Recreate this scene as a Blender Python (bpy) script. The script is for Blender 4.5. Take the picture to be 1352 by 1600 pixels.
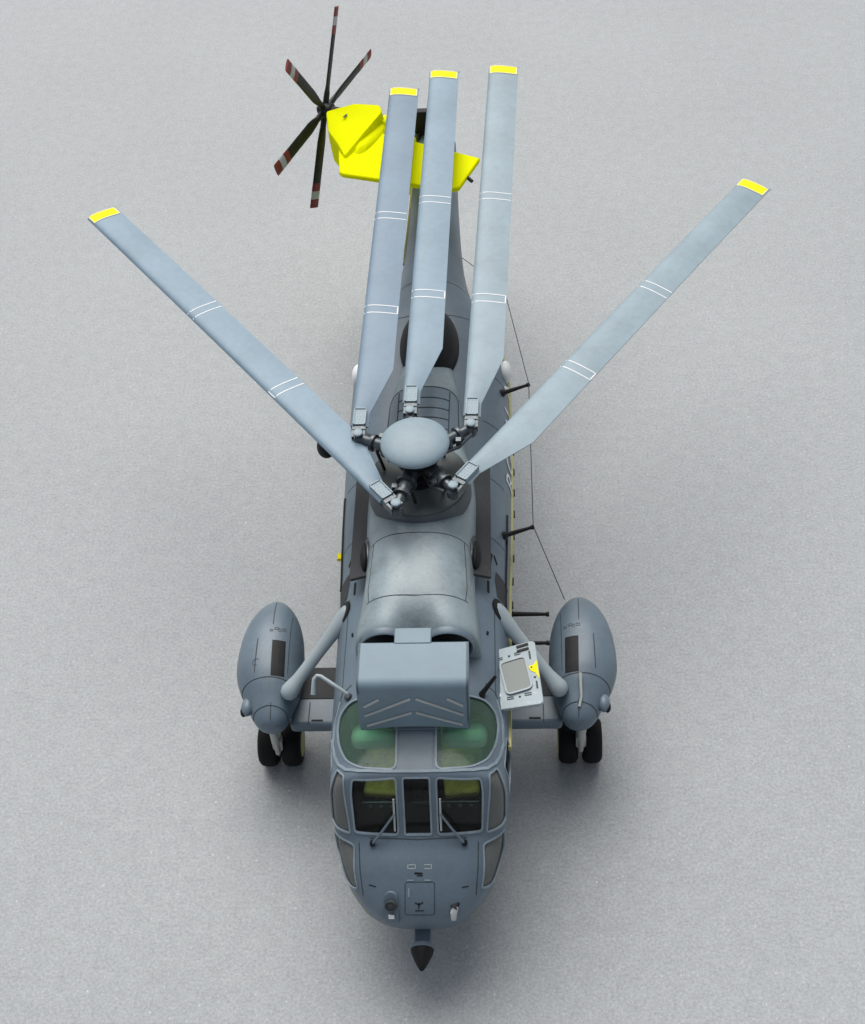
import bpy, bmesh, math, random
from mathutils import Vector, Matrix
from mathutils.bvhtree import BVHTree
random.seed(7)
R = math.radians
S = 1.0/72.0                      # everything below is written in full-size metres; the model is 1:72
C = bpy.context.scene.collection
for o in list(bpy.data.objects): bpy.data.objects.remove(o)

# ------------------------------------------------------------------ camera
cd = bpy.data.cameras.new('camera'); cam = bpy.data.objects.new('camera', cd); C.objects.link(cam)
bpy.context.scene.camera = cam
px, py, pz, pit, yaw, roll, foc = 1.148, -7.639, 17.863, 0.853, -0.078, -0.078, 2213.461
fw = Vector((math.sin(yaw)*math.cos(pit), math.cos(yaw)*math.cos(pit), -math.sin(pit)))
r0 = Vector((math.cos(yaw), -math.sin(yaw), 0)); u0 = r0.cross(fw)
rr = r0*math.cos(roll)+u0*math.sin(roll); uu = -r0*math.sin(roll)+u0*math.cos(roll)
M = Matrix((rr, uu, -fw)).transposed().to_4x4(); M.translation = Vector((px, py, pz))*S
cam.matrix_world = M
cd.sensor_fit = 'VERTICAL'; cd.sensor_height = 24; cd.lens = foc/1600*24
cd.clip_start = 0.01; cd.clip_end = 20

# ------------------------------------------------------------------ light
SUN_EL, SUN_AZ = 56, -12          # sun stands behind the model, a little to its left in the picture
w = bpy.data.worlds.new('World'); bpy.context.scene.world = w; w.use_nodes = True
nt = w.node_tree; bg = nt.nodes['Background']
sky = nt.nodes.new('ShaderNodeTexSky'); sky.sky_type = 'NISHITA'; sky.sun_disc = False
sky.sun_elevation = R(SUN_EL); sky.sun_rotation = R(SUN_AZ); sky.altitude = 0
sky.air_density = 1.0; sky.dust_density = 4.0; sky.ozone_density = 1.0
hs = nt.nodes.new('ShaderNodeHueSaturation'); hs.inputs['Saturation'].default_value = .38
nt.links.new(sky.outputs[0], hs.inputs['Color']); nt.links.new(hs.outputs[0], bg.inputs[0]); bg.inputs[1].default_value = 0.072
sd = bpy.data.lights.new('sun', 'SUN'); sd.energy = 1.5; sd.angle = R(54); sd.color = (1, .97, .93)
so = bpy.data.objects.new('sun', sd); C.objects.link(so)
dv = Vector((math.sin(R(SUN_AZ))*math.cos(R(SUN_EL)), math.cos(R(SUN_AZ))*math.cos(R(SUN_EL)), math.sin(R(SUN_EL))))
so.rotation_euler = dv.to_track_quat('Z', 'Y').to_euler()
vs = bpy.context.scene.view_settings; vs.view_transform = 'Standard'; vs.look = 'None'; vs.exposure = 0.74; vs.gamma = 1

# ------------------------------------------------------------------ materials
def mat(name, col, rough=.6, metal=0, var=.12, scale=3.0, bump=.0, bscale=60, spec=.5, dirt=None, stretch=(1,1,1)):
    m = bpy.data.materials.new(name); m.use_nodes = True; n = m.node_tree.nodes; l = m.node_tree.links
    b = n['Principled BSDF']; b.inputs['Roughness'].default_value = rough; b.inputs['Metallic'].default_value = metal
    b.inputs['Specular IOR Level'].default_value = spec
    tc = n.new('ShaderNodeTexCoord'); mp = n.new('ShaderNodeMapping')
    mp.inputs['Scale'].default_value = [s/S for s in stretch]
    l.new(tc.outputs['Object'], mp.inputs['Vector'])
    def noise(sc, det=4, ro=.55):
        x = n.new('ShaderNodeTexNoise'); x.inputs['Scale'].default_value = sc; x.inputs['Detail'].default_value = det
        x.inputs['Roughness'].default_value = ro; l.new(mp.outputs[0], x.inputs['Vector']); return x
    a = noise(scale); f = noise(scale*14, 3)
    ad = n.new('ShaderNodeMath'); ad.operation = 'MULTIPLY_ADD'; ad.inputs[1].default_value = .35
    l.new(f.outputs[0], ad.inputs[0]); l.new(a.outputs[0], ad.inputs[2])
    rp = n.new('ShaderNodeMapRange'); rp.inputs[1].default_value = .4; rp.inputs[2].default_value = .95
    rp.inputs[3].default_value = 1-var; rp.inputs[4].default_value = 1+var
    l.new(ad.outputs[0], rp.inputs[0])
    vm = n.new('ShaderNodeVectorMath'); vm.operation = 'SCALE'; vm.inputs[0].default_value = col[:3]
    l.new(rp.outputs[0], vm.inputs['Scale']); last = vm.outputs[0]
    if dirt:
        d = noise(dirt[1], 6, .65); r2 = n.new('ShaderNodeMapRange'); r2.inputs[1].default_value = .52; r2.inputs[2].default_value = .72
        l.new(d.outputs[0], r2.inputs[0]); mx = n.new('ShaderNodeMix'); mx.data_type = 'RGBA'
        mx.inputs[7].default_value = (*dirt[0], 1); l.new(last, mx.inputs[6])
        mu = n.new('ShaderNodeMath'); mu.operation = 'MULTIPLY'; mu.inputs[1].default_value = dirt[2]
        l.new(r2.outputs[0], mu.inputs[0]); l.new(mu.outputs[0], mx.inputs[0]); last = mx.outputs[2]
    l.new(last, b.inputs['Base Color'])
    if bump:
        bn = noise(bscale, 4); bp = n.new('ShaderNodeBump'); bp.inputs['Strength'].default_value = bump; bp.inputs['Distance'].default_value = .01*S
        l.new(bn.outputs[0], bp.inputs['Height']); l.new(bp.outputs[0], b.inputs['Normal'])
    return m
GREY = (.122, .168, .208)
MT = dict(
 paint=mat('sea_grey_paint', GREY, .40, var=.16, scale=1.3, bump=.25, bscale=45, dirt=((.09,.11,.12), 3.0, .35)),
 blade=mat('blade_grey_paint', (.235,.315,.36), .45, var=.16, scale=.7, bump=.15, dirt=((.14,.18,.20), 2.0, .3)),
 bladeblue=mat('blade_blue_grey_paint', (.15,.225,.30), .45, var=.16, scale=.7),
 bladeblueb=mat('blade_mid_grey_paint', (.185,.27,.34), .45, var=.18, scale=.6),
 shieldmat=mat('shield_grey_paint', (.168,.24,.29), .5, var=.07, scale=3, bump=.2),
 dark=mat('dark_grey_paint', (.055,.057,.060), .8, spec=.25, var=.15, scale=4, bump=.3),
 deck=mat('deck_green_grey', (.075,.092,.092), .7, var=.2, scale=4),
 black=mat('matt_black', (.009,.009,.010), .55, var=.25, scale=8, spec=.25),
 rubber=mat('tyre_rubber', (.008,.008,.008), .7, var=.2, scale=8, spec=.2),
 interior=mat('cockpit_black', (.010,.011,.012), .8, spec=.2, var=.2, scale=5),
 metal=mat('dark_steel', (.075,.09,.10), .30, metal=.5, var=.4, scale=9, dirt=((.012,.012,.013), 6, 1.0)),
 cowlpaint=mat('lit_weathered_cowling_paint', (.235,.295,.318), .38, var=.24, scale=1.6, bump=.25, bscale=45, dirt=((.10,.125,.13), 2.2, .55)),  # mottled weathering, with the cowling's bright highlight put into a lighter base
 framemat=mat('frame_edge_grey', (.235,.295,.34), .42, var=.2, scale=4, dirt=((.13,.17,.20), 5, .6)),
 collar=mat('deck_collar_paint', (.085,.10,.11), .6, var=.2, scale=4),
 line=mat('panel_line_wash', (.055,.066,.073), .8, var=.3, scale=8, spec=.2),
 yellow=mat('fluorescent_yellow', (.85,.88,.0), .7, var=.03, scale=2, spec=.03),
 tipyellow=mat('marking_yellow', (.92,.80,.0), .6, var=.05, scale=5, spec=.15),
 white=mat('marking_white', (.78,.80,.80), .55, var=.06, scale=6),
 pale=mat('pale_grey_plastic', (.42,.45,.44), .5, var=.08, scale=6),
 door=mat('door_pale_grey', (.32,.39,.42), .5, var=.08, scale=5, dirt=((.7,.72,.7), 14, .25)),
 cream=mat('oleo_white', (.46,.47,.44), .4, var=.08, scale=7),
 strutmat=mat('strut_pale_grey', (.33,.39,.42), .45, var=.08, scale=3),
 tipedge=mat('tip_edge_cream', (.80,.80,.50), .6, var=.05, scale=5, spec=.2),
 olive=mat('seat_olive', (.78,.74,.17), .8, var=.35, scale=7),
 stripe=mat('stripe_dull_yellow', (.50,.48,.20), .6, var=.15, scale=6, dirt=((.12,.12,.09), 6, .6)),
 red=mat('marking_red', (.20,.018,.016), .5, var=.15, scale=8),
 trblade=mat('tail_blade_black', (.014,.016,.014), .5, var=.3, scale=8, spec=.3),
)
def glass(name, tint, haze, hazecol, rough=.08):
    m = bpy.data.materials.new(name); m.use_nodes = True; n = m.node_tree.nodes; l = m.node_tree.links
    n.remove(n['Principled BSDF']); out = n['Material Output']
    t = n.new('ShaderNodeBsdfTransparent'); t.inputs[0].default_value = (*tint, 1)
    g = n.new('ShaderNodeBsdfGlossy'); g.inputs['Roughness'].default_value = rough; g.inputs[0].default_value = (.42,.42,.42,1)
    d = n.new('ShaderNodeBsdfDiffuse'); d.inputs[0].default_value = (*hazecol, 1)
    fr = n.new('ShaderNodeFresnel'); fr.inputs[0].default_value = 1.5
    m1 = n.new('ShaderNodeMixShader'); m1.inputs[0].default_value = haze
    l.new(t.outputs[0], m1.inputs[1]); l.new(d.outputs[0], m1.inputs[2])
    m2 = n.new('ShaderNodeMixShader'); l.new(fr.outputs[0], m2.inputs[0]); l.new(m1.outputs[0], m2.inputs[1]); l.new(g.outputs[0], m2.inputs[2])
    l.new(m2.outputs[0], out.inputs[0]); return m
MT['glass'] = glass('clear_canopy', (.90,.92,.92), .015, (.5,.5,.5))
MT['sideglass'] = glass('side_canopy', (.70,.72,.72), .28, (.50,.52,.50), .12)  # milky grey mixed in to stand for light glints on the side panes
MT['green'] = glass('green_tinted_canopy', (.50,.84,.62), .13, (.36,.64,.48), .12)  # diffuse green mixed in to stand for sky glow on the roof panes
MT['hazy'] = glass('hazy_window', (.55,.58,.57), .55, (.30,.34,.33), .2)  # half-clear pane mixed with grey diffuse

# ground: a fine grained grey card
gm = bpy.data.materials.new('grey_card'); gm.use_nodes = True; n = gm.node_tree.nodes; l = gm.node_tree.links
b = n['Principled BSDF']; b.inputs['Roughness'].default_value = .62; b.inputs['Specular IOR Level'].default_value = .45
tc = n.new('ShaderNodeTexCoord'); mp = n.new('ShaderNodeMapping'); mp.inputs['Scale'].default_value = [1/S]*3
l.new(tc.outputs['Object'], mp.inputs['Vector'])
def gnoise(sc, det, ro):
    x = n.new('ShaderNodeTexNoise'); x.inputs['Scale'].default_value = sc; x.inputs['Detail'].default_value = det
    x.inputs['Roughness'].default_value = ro; l.new(mp.outputs[0], x.inputs['Vector']); return x.outputs[0]
def mrange(src, a, b_, c, d):
    x = n.new('ShaderNodeMapRange'); x.inputs[1].default_value = a; x.inputs[2].default_value = b_; x.inputs[3].default_value = c; x.inputs[4].default_value = d
    l.new(src, x.inputs[0]); return x.outputs[0]
def mul(a, b_):
    x = n.new('ShaderNodeMath'); x.operation = 'MULTIPLY'; l.new(a, x.inputs[0]); l.new(b_, x.inputs[1]); return x.outputs[0]
v1 = mrange(gnoise(4.5, 8, .82), .3, .7, .89, 1.11)
v2 = mrange(gnoise(24, 4, .85), .3, .7, .74, 1.26)
v3 = mrange(gnoise(.25, 2, .5), .3, .7, .97, 1.03)
fl = mrange(gnoise(22, 1, .5), .70, .78, 1.0, 1.5)
vv = mul(mul(v1, v2), mul(v3, fl))
vm = n.new('ShaderNodeVectorMath'); vm.operation = 'SCALE'; vm.inputs[0].default_value = (.342,.362,.370); l.new(vv, vm.inputs['Scale'])
l.new(vm.outputs[0], b.inputs['Base Color'])
bp = n.new('ShaderNodeBump'); bp.inputs['Strength'].default_value = .30; bp.inputs['Distance'].default_value = .02*S
l.new(gnoise(28, 4, .7), bp.inputs['Height']); l.new(bp.outputs[0], b.inputs['Normal'])
gme = bpy.data.meshes.new('ground'); k = 300*S
gme.from_pydata([(-k,-k,0),(k,-k,0),(k,k,0),(-k,k,0)], [], [(0,1,2,3)]); gme.materials.append(gm)
ground = bpy.data.objects.new('ground', gme); C.objects.link(ground)
ground['kind'] = 'structure'; ground['label'] = 'plain grey speckled card surface under the helicopter model'

# ------------------------------------------------------------------ mesh helpers
class MB:
    def __init__(s): s.v = []; s.f = []; s.mi = []; s.cur = 0
    def add(s, vs_, fs):
        o = len(s.v); s.v += [Vector(q) for q in vs_]
        for f in fs: s.f.append(tuple(i+o for i in f)); s.mi.append(s.cur)
        return s
    def box(s, c, d, rot=None, top=None):
        c = Vector(c); h = Vector(d)/2; vs_ = []
        for z in (-1, 1):
            for (x, y) in ((-1,-1),(1,-1),(1,1),(-1,1)):
                k_ = top if (top and z > 0) else 1
                q = Vector((x*h.x*k_, y*h.y*k_, z*h.z))
                if rot: q = rot @ q
                vs_.append(c+q)
        return s.add(vs_, [(3,2,1,0),(4,5,6,7),(0,1,5,4),(1,2,6,5),(2,3,7,6),(3,0,4,7)])
    def tube(s, pts, rad, seg=14, cap=True, flat=1.0, up=(0,0,1)):
        pts = [Vector(q) for q in pts]; n_ = len(pts); rad = rad if isinstance(rad, (list, tuple)) else [rad]*n_
        vs_ = []; up = Vector(up)
        for i, q in enumerate(pts):
            t = (pts[min(i+1, n_-1)]-pts[max(i-1, 0)])
            if t.length < 1e-9: t = Vector((0,0,1))
            t.normalize(); a = t.cross(up)
            if a.length < 1e-3: a = t.cross(Vector((0,1,0)))
            a.normalize(); b_ = t.cross(a).normalized()
            for j in range(seg):
                th = 2*math.pi*j/seg; vs_.append(q+a*(math.cos(th)*rad[i])+b_*(math.sin(th)*rad[i]*flat))
        fs = [(i*seg+j, i*seg+(j+1)%seg, (i+1)*seg+(j+1)%seg, (i+1)*seg+j) for i in range(n_-1) for j in range(seg)]
        if cap: fs += [tuple(range(seg))[::-1], tuple((n_-1)*seg+j for j in range(seg))]
        return s.add(vs_, fs)
    def lathe(s, c, axis, prof, seg=32, cap=True):   # prof: (distance along axis, radius)
        c = Vector(c); ax = Vector(axis).normalized(); up = Vector((0,0,1)) if abs(ax.z) < .9 else Vector((0,1,0))
        a = ax.cross(up).normalized(); b_ = ax.cross(a); vs_ = []
        for (t, r_) in prof:
            for j in range(seg):
                th = 2*math.pi*j/seg; vs_.append(c+ax*t+(a*math.cos(th)+b_*math.sin(th))*max(r_, 1e-4))
        n_ = len(prof)
        fs = [(i*seg+j, i*seg+(j+1)%seg, (i+1)*seg+(j+1)%seg, (i+1)*seg+j) for i in range(n_-1) for j in range(seg)]
        if cap: fs += [tuple(range(seg))[::-1], tuple((n_-1)*seg+j for j in range(seg))]
        return s.add(vs_, fs)
    def ell(s, c, r_, nu=28, nv=16, e=1.0):
        c = Vector(c); vs_ = []
        for i in range(nv+1):
            ph = math.pi*i/nv
            for j in range(nu):
                th = 2*math.pi*j/nu
                vs_.append(c+Vector((r_[0]*math.sin(ph)*math.cos(th), r_[1]*math.sin(ph)*math.sin(th), r_[2]*math.cos(ph))))
        return s.add(vs_, [(i*nu+j, (i+1)*nu+j, (i+1)*nu+(j+1)%nu, i*nu+(j+1)%nu) for i in range(nv) for j in range(nu)])
    def loft(s, rings, cap=True, closed=True):
        m_ = len(rings[0]); vs_ = [q for r_ in rings for q in r_]; n_ = len(rings); e = m_ if closed else m_-1
        fs = [(i*m_+j, i*m_+(j+1)%m_, (i+1)*m_+(j+1)%m_, (i+1)*m_+j) for i in range(n_-1) for j in range(e)]
        if cap: fs += [tuple(range(m_))[::-1], tuple((n_-1)*m_+j for j in range(m_))]
        return s.add(vs_, fs)
    def prism(s, poly, vec):      # closed polygon of 3-D points pushed along vec
        n_ = len(poly); vec = Vector(vec); poly = [Vector(q) for q in poly]
        return s.add(poly+[q+vec for q in poly], [tuple(range(n_))[::-1], tuple(range(n_, 2*n_))]+[(i, (i+1)%n_, (i+1)%n_+n_, i+n_) for i in range(n_)])
    def mesh(s, name, mats, sharp=35, fixn=True):
        me = bpy.data.meshes.new(name); me.from_pydata([tuple(q*S) for q in s.v], [], s.f)
        for m_ in (mats if isinstance(mats, list) else [mats]): me.materials.append(MT[m_])
        for p, i in zip(me.polygons, s.mi): p.material_index = i; p.use_smooth = True
        if fixn:
            bm = bmesh.new(); bm.from_mesh(me); bmesh.ops.recalc_face_normals(bm, faces=bm.faces); bm.to_mesh(me); bm.free()
        me.set_sharp_from_angle(angle=R(sharp)); return me
    def build(s, name, mats, parent=None, sharp=35, bevel=0, seg=2, label=None, fixn=True):
        return link(name, s.mesh(name, mats, sharp, fixn), parent, bevel, seg, label)
def link(name, me, parent, bevel=0, seg=2, label=None, mw=None):
    o = bpy.data.objects.new(name, me); C.objects.link(o)
    if parent:
        o.parent = parent; o.matrix_parent_inverse = Matrix.Translation(-ROOTLOC)
        if parent is not root: o.matrix_parent_inverse = Matrix.Identity(4)
    if bevel:
        b_ = o.modifiers.new('bevel', 'BEVEL'); b_.width = bevel*S; b_.segments = seg; b_.limit_method = 'ANGLE'; b_.angle_limit = R(40)
    if label: o['label'] = label
    return o
ROOTLOC = Vector((0, 5.2, 0))*S
root = bpy.data.objects.new('scale_model_helicopter', None); C.objects.link(root); root.location = ROOTLOC; root.empty_display_size = .02
root['label'] = 'grey naval helicopter scale model with folded rotor blades and yellow tail, standing on grey card'
root['category'] = 'model helicopter'

def pchip(tab):
    xs = [a for a, _ in tab]; ys = [b_ for _, b_ in tab]; n_ = len(xs)
    h = [xs[i+1]-xs[i] for i in range(n_-1)]; d = [(ys[i+1]-ys[i])/h[i] for i in range(n_-1)]; m_ = [0]*n_
    m_[0] = d[0]; m_[-1] = d[-1]
    for i in range(1, n_-1):
        if d[i-1]*d[i] > 0:
            w1 = 2*h[i]+h[i-1]; w2 = h[i]+2*h[i-1]; m_[i] = (w1+w2)/(w1/d[i-1]+w2/d[i])
    def f(x):
        if x <= xs[0]: return ys[0]
        if x >= xs[-1]: return ys[-1]
        i = max(k_ for k_ in range(n_-1) if xs[k_] <= x); t = (x-xs[i])/h[i]
        return ((2*t**3-3*t*t+1)*ys[i]+(t**3-2*t*t+t)*h[i]*m_[i]+(-2*t**3+3*t*t)*ys[i+1]+(t**3-t*t)*h[i]*m_[i+1])
    return f
def sq(tab): g = pchip([(math.sqrt(a), b_) for a, b_ in tab]); return lambda y: g(math.sqrt(max(y, 0)))
HW = sq([(0,.03),(.02,.30),(.08,.50),(.2,.68),(.35,.81),(.5,.915),(.75,1.01),(1.0,1.07),(1.4,1.125),(1.8,1.15),(2.5,1.165),(4.3,1.19),(5.5,1.235),(7,1.26),(8.8,1.25),(9.4,1.14),(10,.86),(10.5,.66),(11.3,.52),(12.8,.43),(14.65,.37)])
ZT = sq([(0,1.32),(.02,1.43),(.08,1.56),(.2,1.70),(.35,1.82),(.5,1.92),(.80,2.06),(.83,2.09),(1.225,2.77),(1.25,2.80),(1.5,2.84),(2.1,2.98),(3,3.05),(9.0,3.05),(10.5,3.0),(14.65,2.92)])
ZB = sq([(0,1.28),(.02,1.15),(.08,1.02),(.2,.90),(.5,.78),(1,.70),(2,.64),(8.6,.66),(9.4,.82),(10.4,1.45),(12,1.95),(14.65,2.2)])
ZC = sq([(0,1.30),(.2,1.40),(.5,1.55),(.85,1.72),(1.3,1.88),(9,1.9),(10.5,2.2),(14.65,2.55)])
NT = sq([(0,2.0),(.3,2.3),(.8,3.0),(1.2,4.0),(1.8,3.6),(2.6,3.0),(4,2.7),(9,2.4),(11,2.0),(14,2.0)])
def section(y, off=0, m_=112):
    hw, zt, zb, zc, nt_ = HW(y)-off, ZT(y)-off, ZB(y)+off, ZC(y), NT(y); out = []
    for j in range(m_):
        th = 2*math.pi*j/m_; c_, s_ = math.cos(th), math.sin(th); e = nt_ if s_ >= 0 else 2.8
        x = hw*math.copysign(abs(c_)**(2/e), c_); z = zc+((zt-zc) if s_ >= 0 else (zc-zb))*math.copysign(abs(s_)**(2/e), s_)
        out.append(Vector((x, y, z)))
    return out
ys = [0,.004,.01,.02,.035,.055,.08,.11,.15,.2,.25,.3,.36,.42,.5,.58,.66,.74,.79,.81,.84,.88,.94,1.0,1.06,1.12,1.17,1.21,1.235,1.26,1.3,1.36,1.42,1.5,1.6,1.7,1.8,1.9,2.0,2.1,2.2,2.35,2.5,2.7,3.0,3.4,3.8,4.2,4.6,5,5.5,6,6.5,7,7.5,8,8.4,8.7,8.9,9.1,9.3,9.5,9.7,9.9,10.1,10.3,10.5,10.8,11.2,11.8,12.4,13,13.5,14.0,14.4,14.65]
outer = MB().loft([section(y) for y in ys])
SURF = BVHTree.FromPolygons(outer.v, outer.f)
def cast(p, d, off=0.0, bvh=None):
    p = Vector(p); d = Vector(d).normalized(); h = (bvh or SURF).ray_cast(p, d)
    if h[0] is None: 
        h = (bvh or SURF).find_nearest(p); 
    nr = h[1] if h[1].dot(d) < 0 else -h[1]
    return h[0]+nr*off, nr
def densify(poly, step=.05, closed=True):
    out = []; n_ = len(poly)
    for i in range(n_ if closed else n_-1):
        a, b_ = Vector(poly[i]), Vector(poly[(i+1) % n_]); k_ = max(1, int((b_-a).length/step))
        out += [a.lerp(b_, t/k_) for t in range(k_)]
    if not closed: out.append(Vector(poly[-1]))
    return out
def rounded(poly, r_=.06, seg=5):     # round the corners of a closed 3-D polygon
    out = []; n_ = len(poly)
    for i in range(n_):
        p0, p1, p2 = Vector(poly[i-1]), Vector(poly[i]), Vector(poly[(i+1) % n_])
        a = (p0-p1); b_ = (p2-p1); q = min(r_, a.length*.45, b_.length*.45)
        s_, e = p1+a.normalized()*q, p1+b_.normalized()*q
        for t in range(seg+1):
            t /= seg; out.append(s_*(1-t)**2+p1*2*t*(1-t)+e*t*t)
    return out
def patch(mb, poly, d, off=.004, rings=7, bvh=None):    # polygon laid on the hull surface: d = projection direction
    d = Vector(d).normalized(); c = sum((Vector(q) for q in poly), Vector())/len(poly); rs = []
    for k_ in range(rings, 0, -1):
        t = k_/rings; rs.append([cast(c+(Vector(q)-c)*t-d*1.0, d, off, bvh)[0] for q in poly])
    cc = cast(c-d*1.0, d, off, bvh)[0]; m_ = len(poly); o = [q for r_ in rs for q in r_]+[cc]
    fs = [(i*m_+j, i*m_+(j+1)%m_, (i+1)*m_+(j+1)%m_, (i+1)*m_+j) for i in range(rings-1) for j in range(m_)]
    fs += [((rings-1)*m_+j, (rings-1)*m_+(j+1)%m_, rings*m_) for j in range(m_)]
    f0 = fs[0]; nn = (o[f0[1]]-o[f0[0]]).cross(o[f0[2]]-o[f0[0]])
    if nn.dot(d) > 0: fs = [f[::-1] for f in fs]
    return mb.add(o, fs)
def strip(mb, pts, d, w_=.015, off=.004, closed=False, step=.05, bvh=None, lift=None):    # raised ribbon along a path on the hull
    d = Vector(d).normalized(); P_ = densify(pts, step, closed); n_ = len(P_); L_ = []
    hit = [cast(q-d*1.0, d, 0, bvh) for q in P_]
    for i in range(n_):
        a = hit[(i-1) % n_ if closed else max(i-1, 0)][0]; b_ = hit[(i+1) % n_ if closed else min(i+1, n_-1)][0]
        t = (b_-a); t = t.normalized() if t.length > 1e-6 else Vector((1,0,0)); nr = hit[i][1]; sd_ = t.cross(nr).normalized(); p = hit[i][0]
        L_.append([p-sd_*w_/2-nr*.01, p-sd_*w_/2+nr*off, p+sd_*w_/2+nr*off, p+sd_*w_/2-nr*.01])
    if closed: L_.append(L_[0])
    return mb.loft(L_, cap=not closed, closed=True)

# ------------------------------------------------------------------ fuselage with cockpit cavity and window openings
T = (0,0,-1); F = (0,1,0)
def mir(poly): return [(-x, y, z) for x, y, z in poly][::-1]
WS = {}   # name: (polygon on the surface, projection direction, glass, corner radius)
front = [(-.165,0,2.08),(.165,0,2.08),(.165,0,2.765),(-.165,0,2.765)]
sideW = [(.245,0,2.08),(.79,0,2.075),(.81,0,2.55),(.79,0,2.72),(.245,0,2.765)]
roofW = [(.245,1.305,0),(.68,1.35,0),(.87,1.48,0),(.98,1.72,0),(1.015,1.97,0),(.99,2.14,0),(.86,2.27,0),(.245,2.30,0)]
DG = (-1,1.6,-.35)
cornW = [(.845,.87,2.05),(1.06,1.12,2.02),(1.075,1.28,2.35),(.99,1.42,2.64),(.87,1.31,2.70),(.85,1.08,2.35)]
chinW = [(.79,.765,1.955),(1.05,1.0,1.94),(1.06,.92,1.56),(.90,.48,1.46),(.76,.35,1.60)]
WIN = [('front_window', front, F, 'glass', .03)]
for nme, pl, dr, g_, rd in (('front_window', sideW, F, 'glass', .05), ('roof_window', roofW, T, 'green', .10), ('corner_window', cornW, DG, 'sideglass', .04), ('chin_window', chinW, DG, 'sideglass', .05)):
    WIN.append((nme, pl, dr, g_, rd)); WIN.append((nme, mir(pl), (-dr[0], dr[1], dr[2]), g_, rd))
sidew2 = [(1.1,1.40,2.00),(1.1,1.95,2.00),(1.1,1.95,2.50),(1.1,1.50,2.50)]
WIN.append(('side_window', sidew2, (-1,0,0), 'glass', .06)); WIN.append(('side_window', mir(sidew2), (1,0,0), 'glass', .06))

def raw(mb, name):
    me = mb.mesh(name, ['paint', 'interior'], 180); o = bpy.data.objects.new(name, me); C.objects.link(o); return o
fus = raw(outer, 'fuselage')
inn = MB(); inn.cur = 1; inn.loft([section(y, .05, 64) for y in [.12,.16,.2,.3,.45,.6,.75,.84,.95,1.05,1.2,1.28,1.4,1.6,1.8,2.0,2.3,2.6]])
cut = raw(inn, 'cutter'); cutters = [cut]
for nme, pl, dr, g_, rd in WIN:
    d = Vector(dr).normalized(); pp = rounded(pl, rd)
    if dr == F: pp = [Vector((q[0], 0, q[2])) for q in pp]
    if dr == T: pp = [Vector((q[0], q[1], 4)) for q in pp]
    hits = [cast(q-d*1.0, d)[0] for q in pp]
    m_ = MB(); lo = [h-d*.25 for h in hits]; hi = [h+d*.22 for h in hits]
    m_.loft([lo, hi]); cutters.append(raw(m_, 'cutter'))
for c_ in cutters:
    bo = fus.modifiers.new('b', 'BOOLEAN'); bo.operation = 'DIFFERENCE'; bo.object = c_; bo.solver = 'EXACT'
dg = bpy.context.evaluated_depsgraph_get(); me2 = bpy.data.meshes.new_from_object(fus.evaluated_get(dg))
for c_ in cutters+[fus]: bpy.data.objects.remove(c_)
for p in me2.polygons: p.use_smooth = True
me2.set_sharp_from_angle(angle=R(38)); me2.name = 'fuselage'
fus = link('fuselage', me2, root)

for nme, pl, dr, g_, rd in WIN:
    d = Vector(dr); pp = rounded(pl, rd)
    if dr == F: pp = [Vector((q[0], 0, q[2])) for q in pp]
    if dr == T: pp = [Vector((q[0], q[1], 4)) for q in pp]
    g = patch(MB(), densify(pp, .06), dr, -.018).build(nme, g_, root, 60, fixn=False)
    tr = strip(MB(), pp, dr, .022, .010, True, .04).build('window_frame', 'framemat', g, 30)

# roof arch frame, centre roof strip
arch = [(-.99,2.36,4),(-1.06,2.1,4),(-1.07,1.80,4),(-1.03,1.62,4),(-.97,1.48,4),(-.87,1.37,4),(-.70,1.315,4),(-.4,1.29,4),(0,1.285,4),(.4,1.29,4),(.70,1.315,4),(.87,1.37,4),(.97,1.48,4),(1.03,1.62,4),(1.07,1.80,4),(1.06,2.1,4),(.99,2.36,4)]
strip(MB(), arch, T, .036, .014, False, .04).build('roof_arch_frame', 'framemat', root, 30)
patch(MB(), densify([(-.205,1.30,4),(.205,1.30,4),(.205,2.4,4),(-.205,2.4,4)], .06), T, .012, 9).build('roof_centre_strip', 'paint', root, 60, fixn=False)

# cockpit interior
m_ = MB(); m_.box((0,1.5,1.02), (1.7,1.9,.05)); m_.build('cockpit_floor', 'interior', root)
ip = MB().box((0,1.28,1.56), (1.62,.30,.5)).build('instrument_panel', 'interior', root, bevel=.015)
for s_ in (-1, 1):
    MB().box((s_*.50,1.425,1.818), (.50,.012,.012)).build('panel_edge', 'paint', ip)
    for k_ in range(3): MB().lathe((s_*(.36+.14*k_),1.36,1.81), (0,0,1), [(0,.03),(.02,.028),(.025,.015)], 12).build('panel_knob', 'dark', ip)
MB().box((0,1.41,1.82), (.22,.04,.03)).build('panel_switch_box', 'dark', ip, bevel=.006)
m_ = MB(); m_.box((0,1.9,1.3), (.26,.7,.5)); m_.box((0,1.75,1.57), (.16,.2,.05)); m_.tube([(.03,1.72,1.6),(.05,1.68,1.78)], .02, 8); m_.build('centre_console', 'interior', root, bevel=.02)
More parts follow.
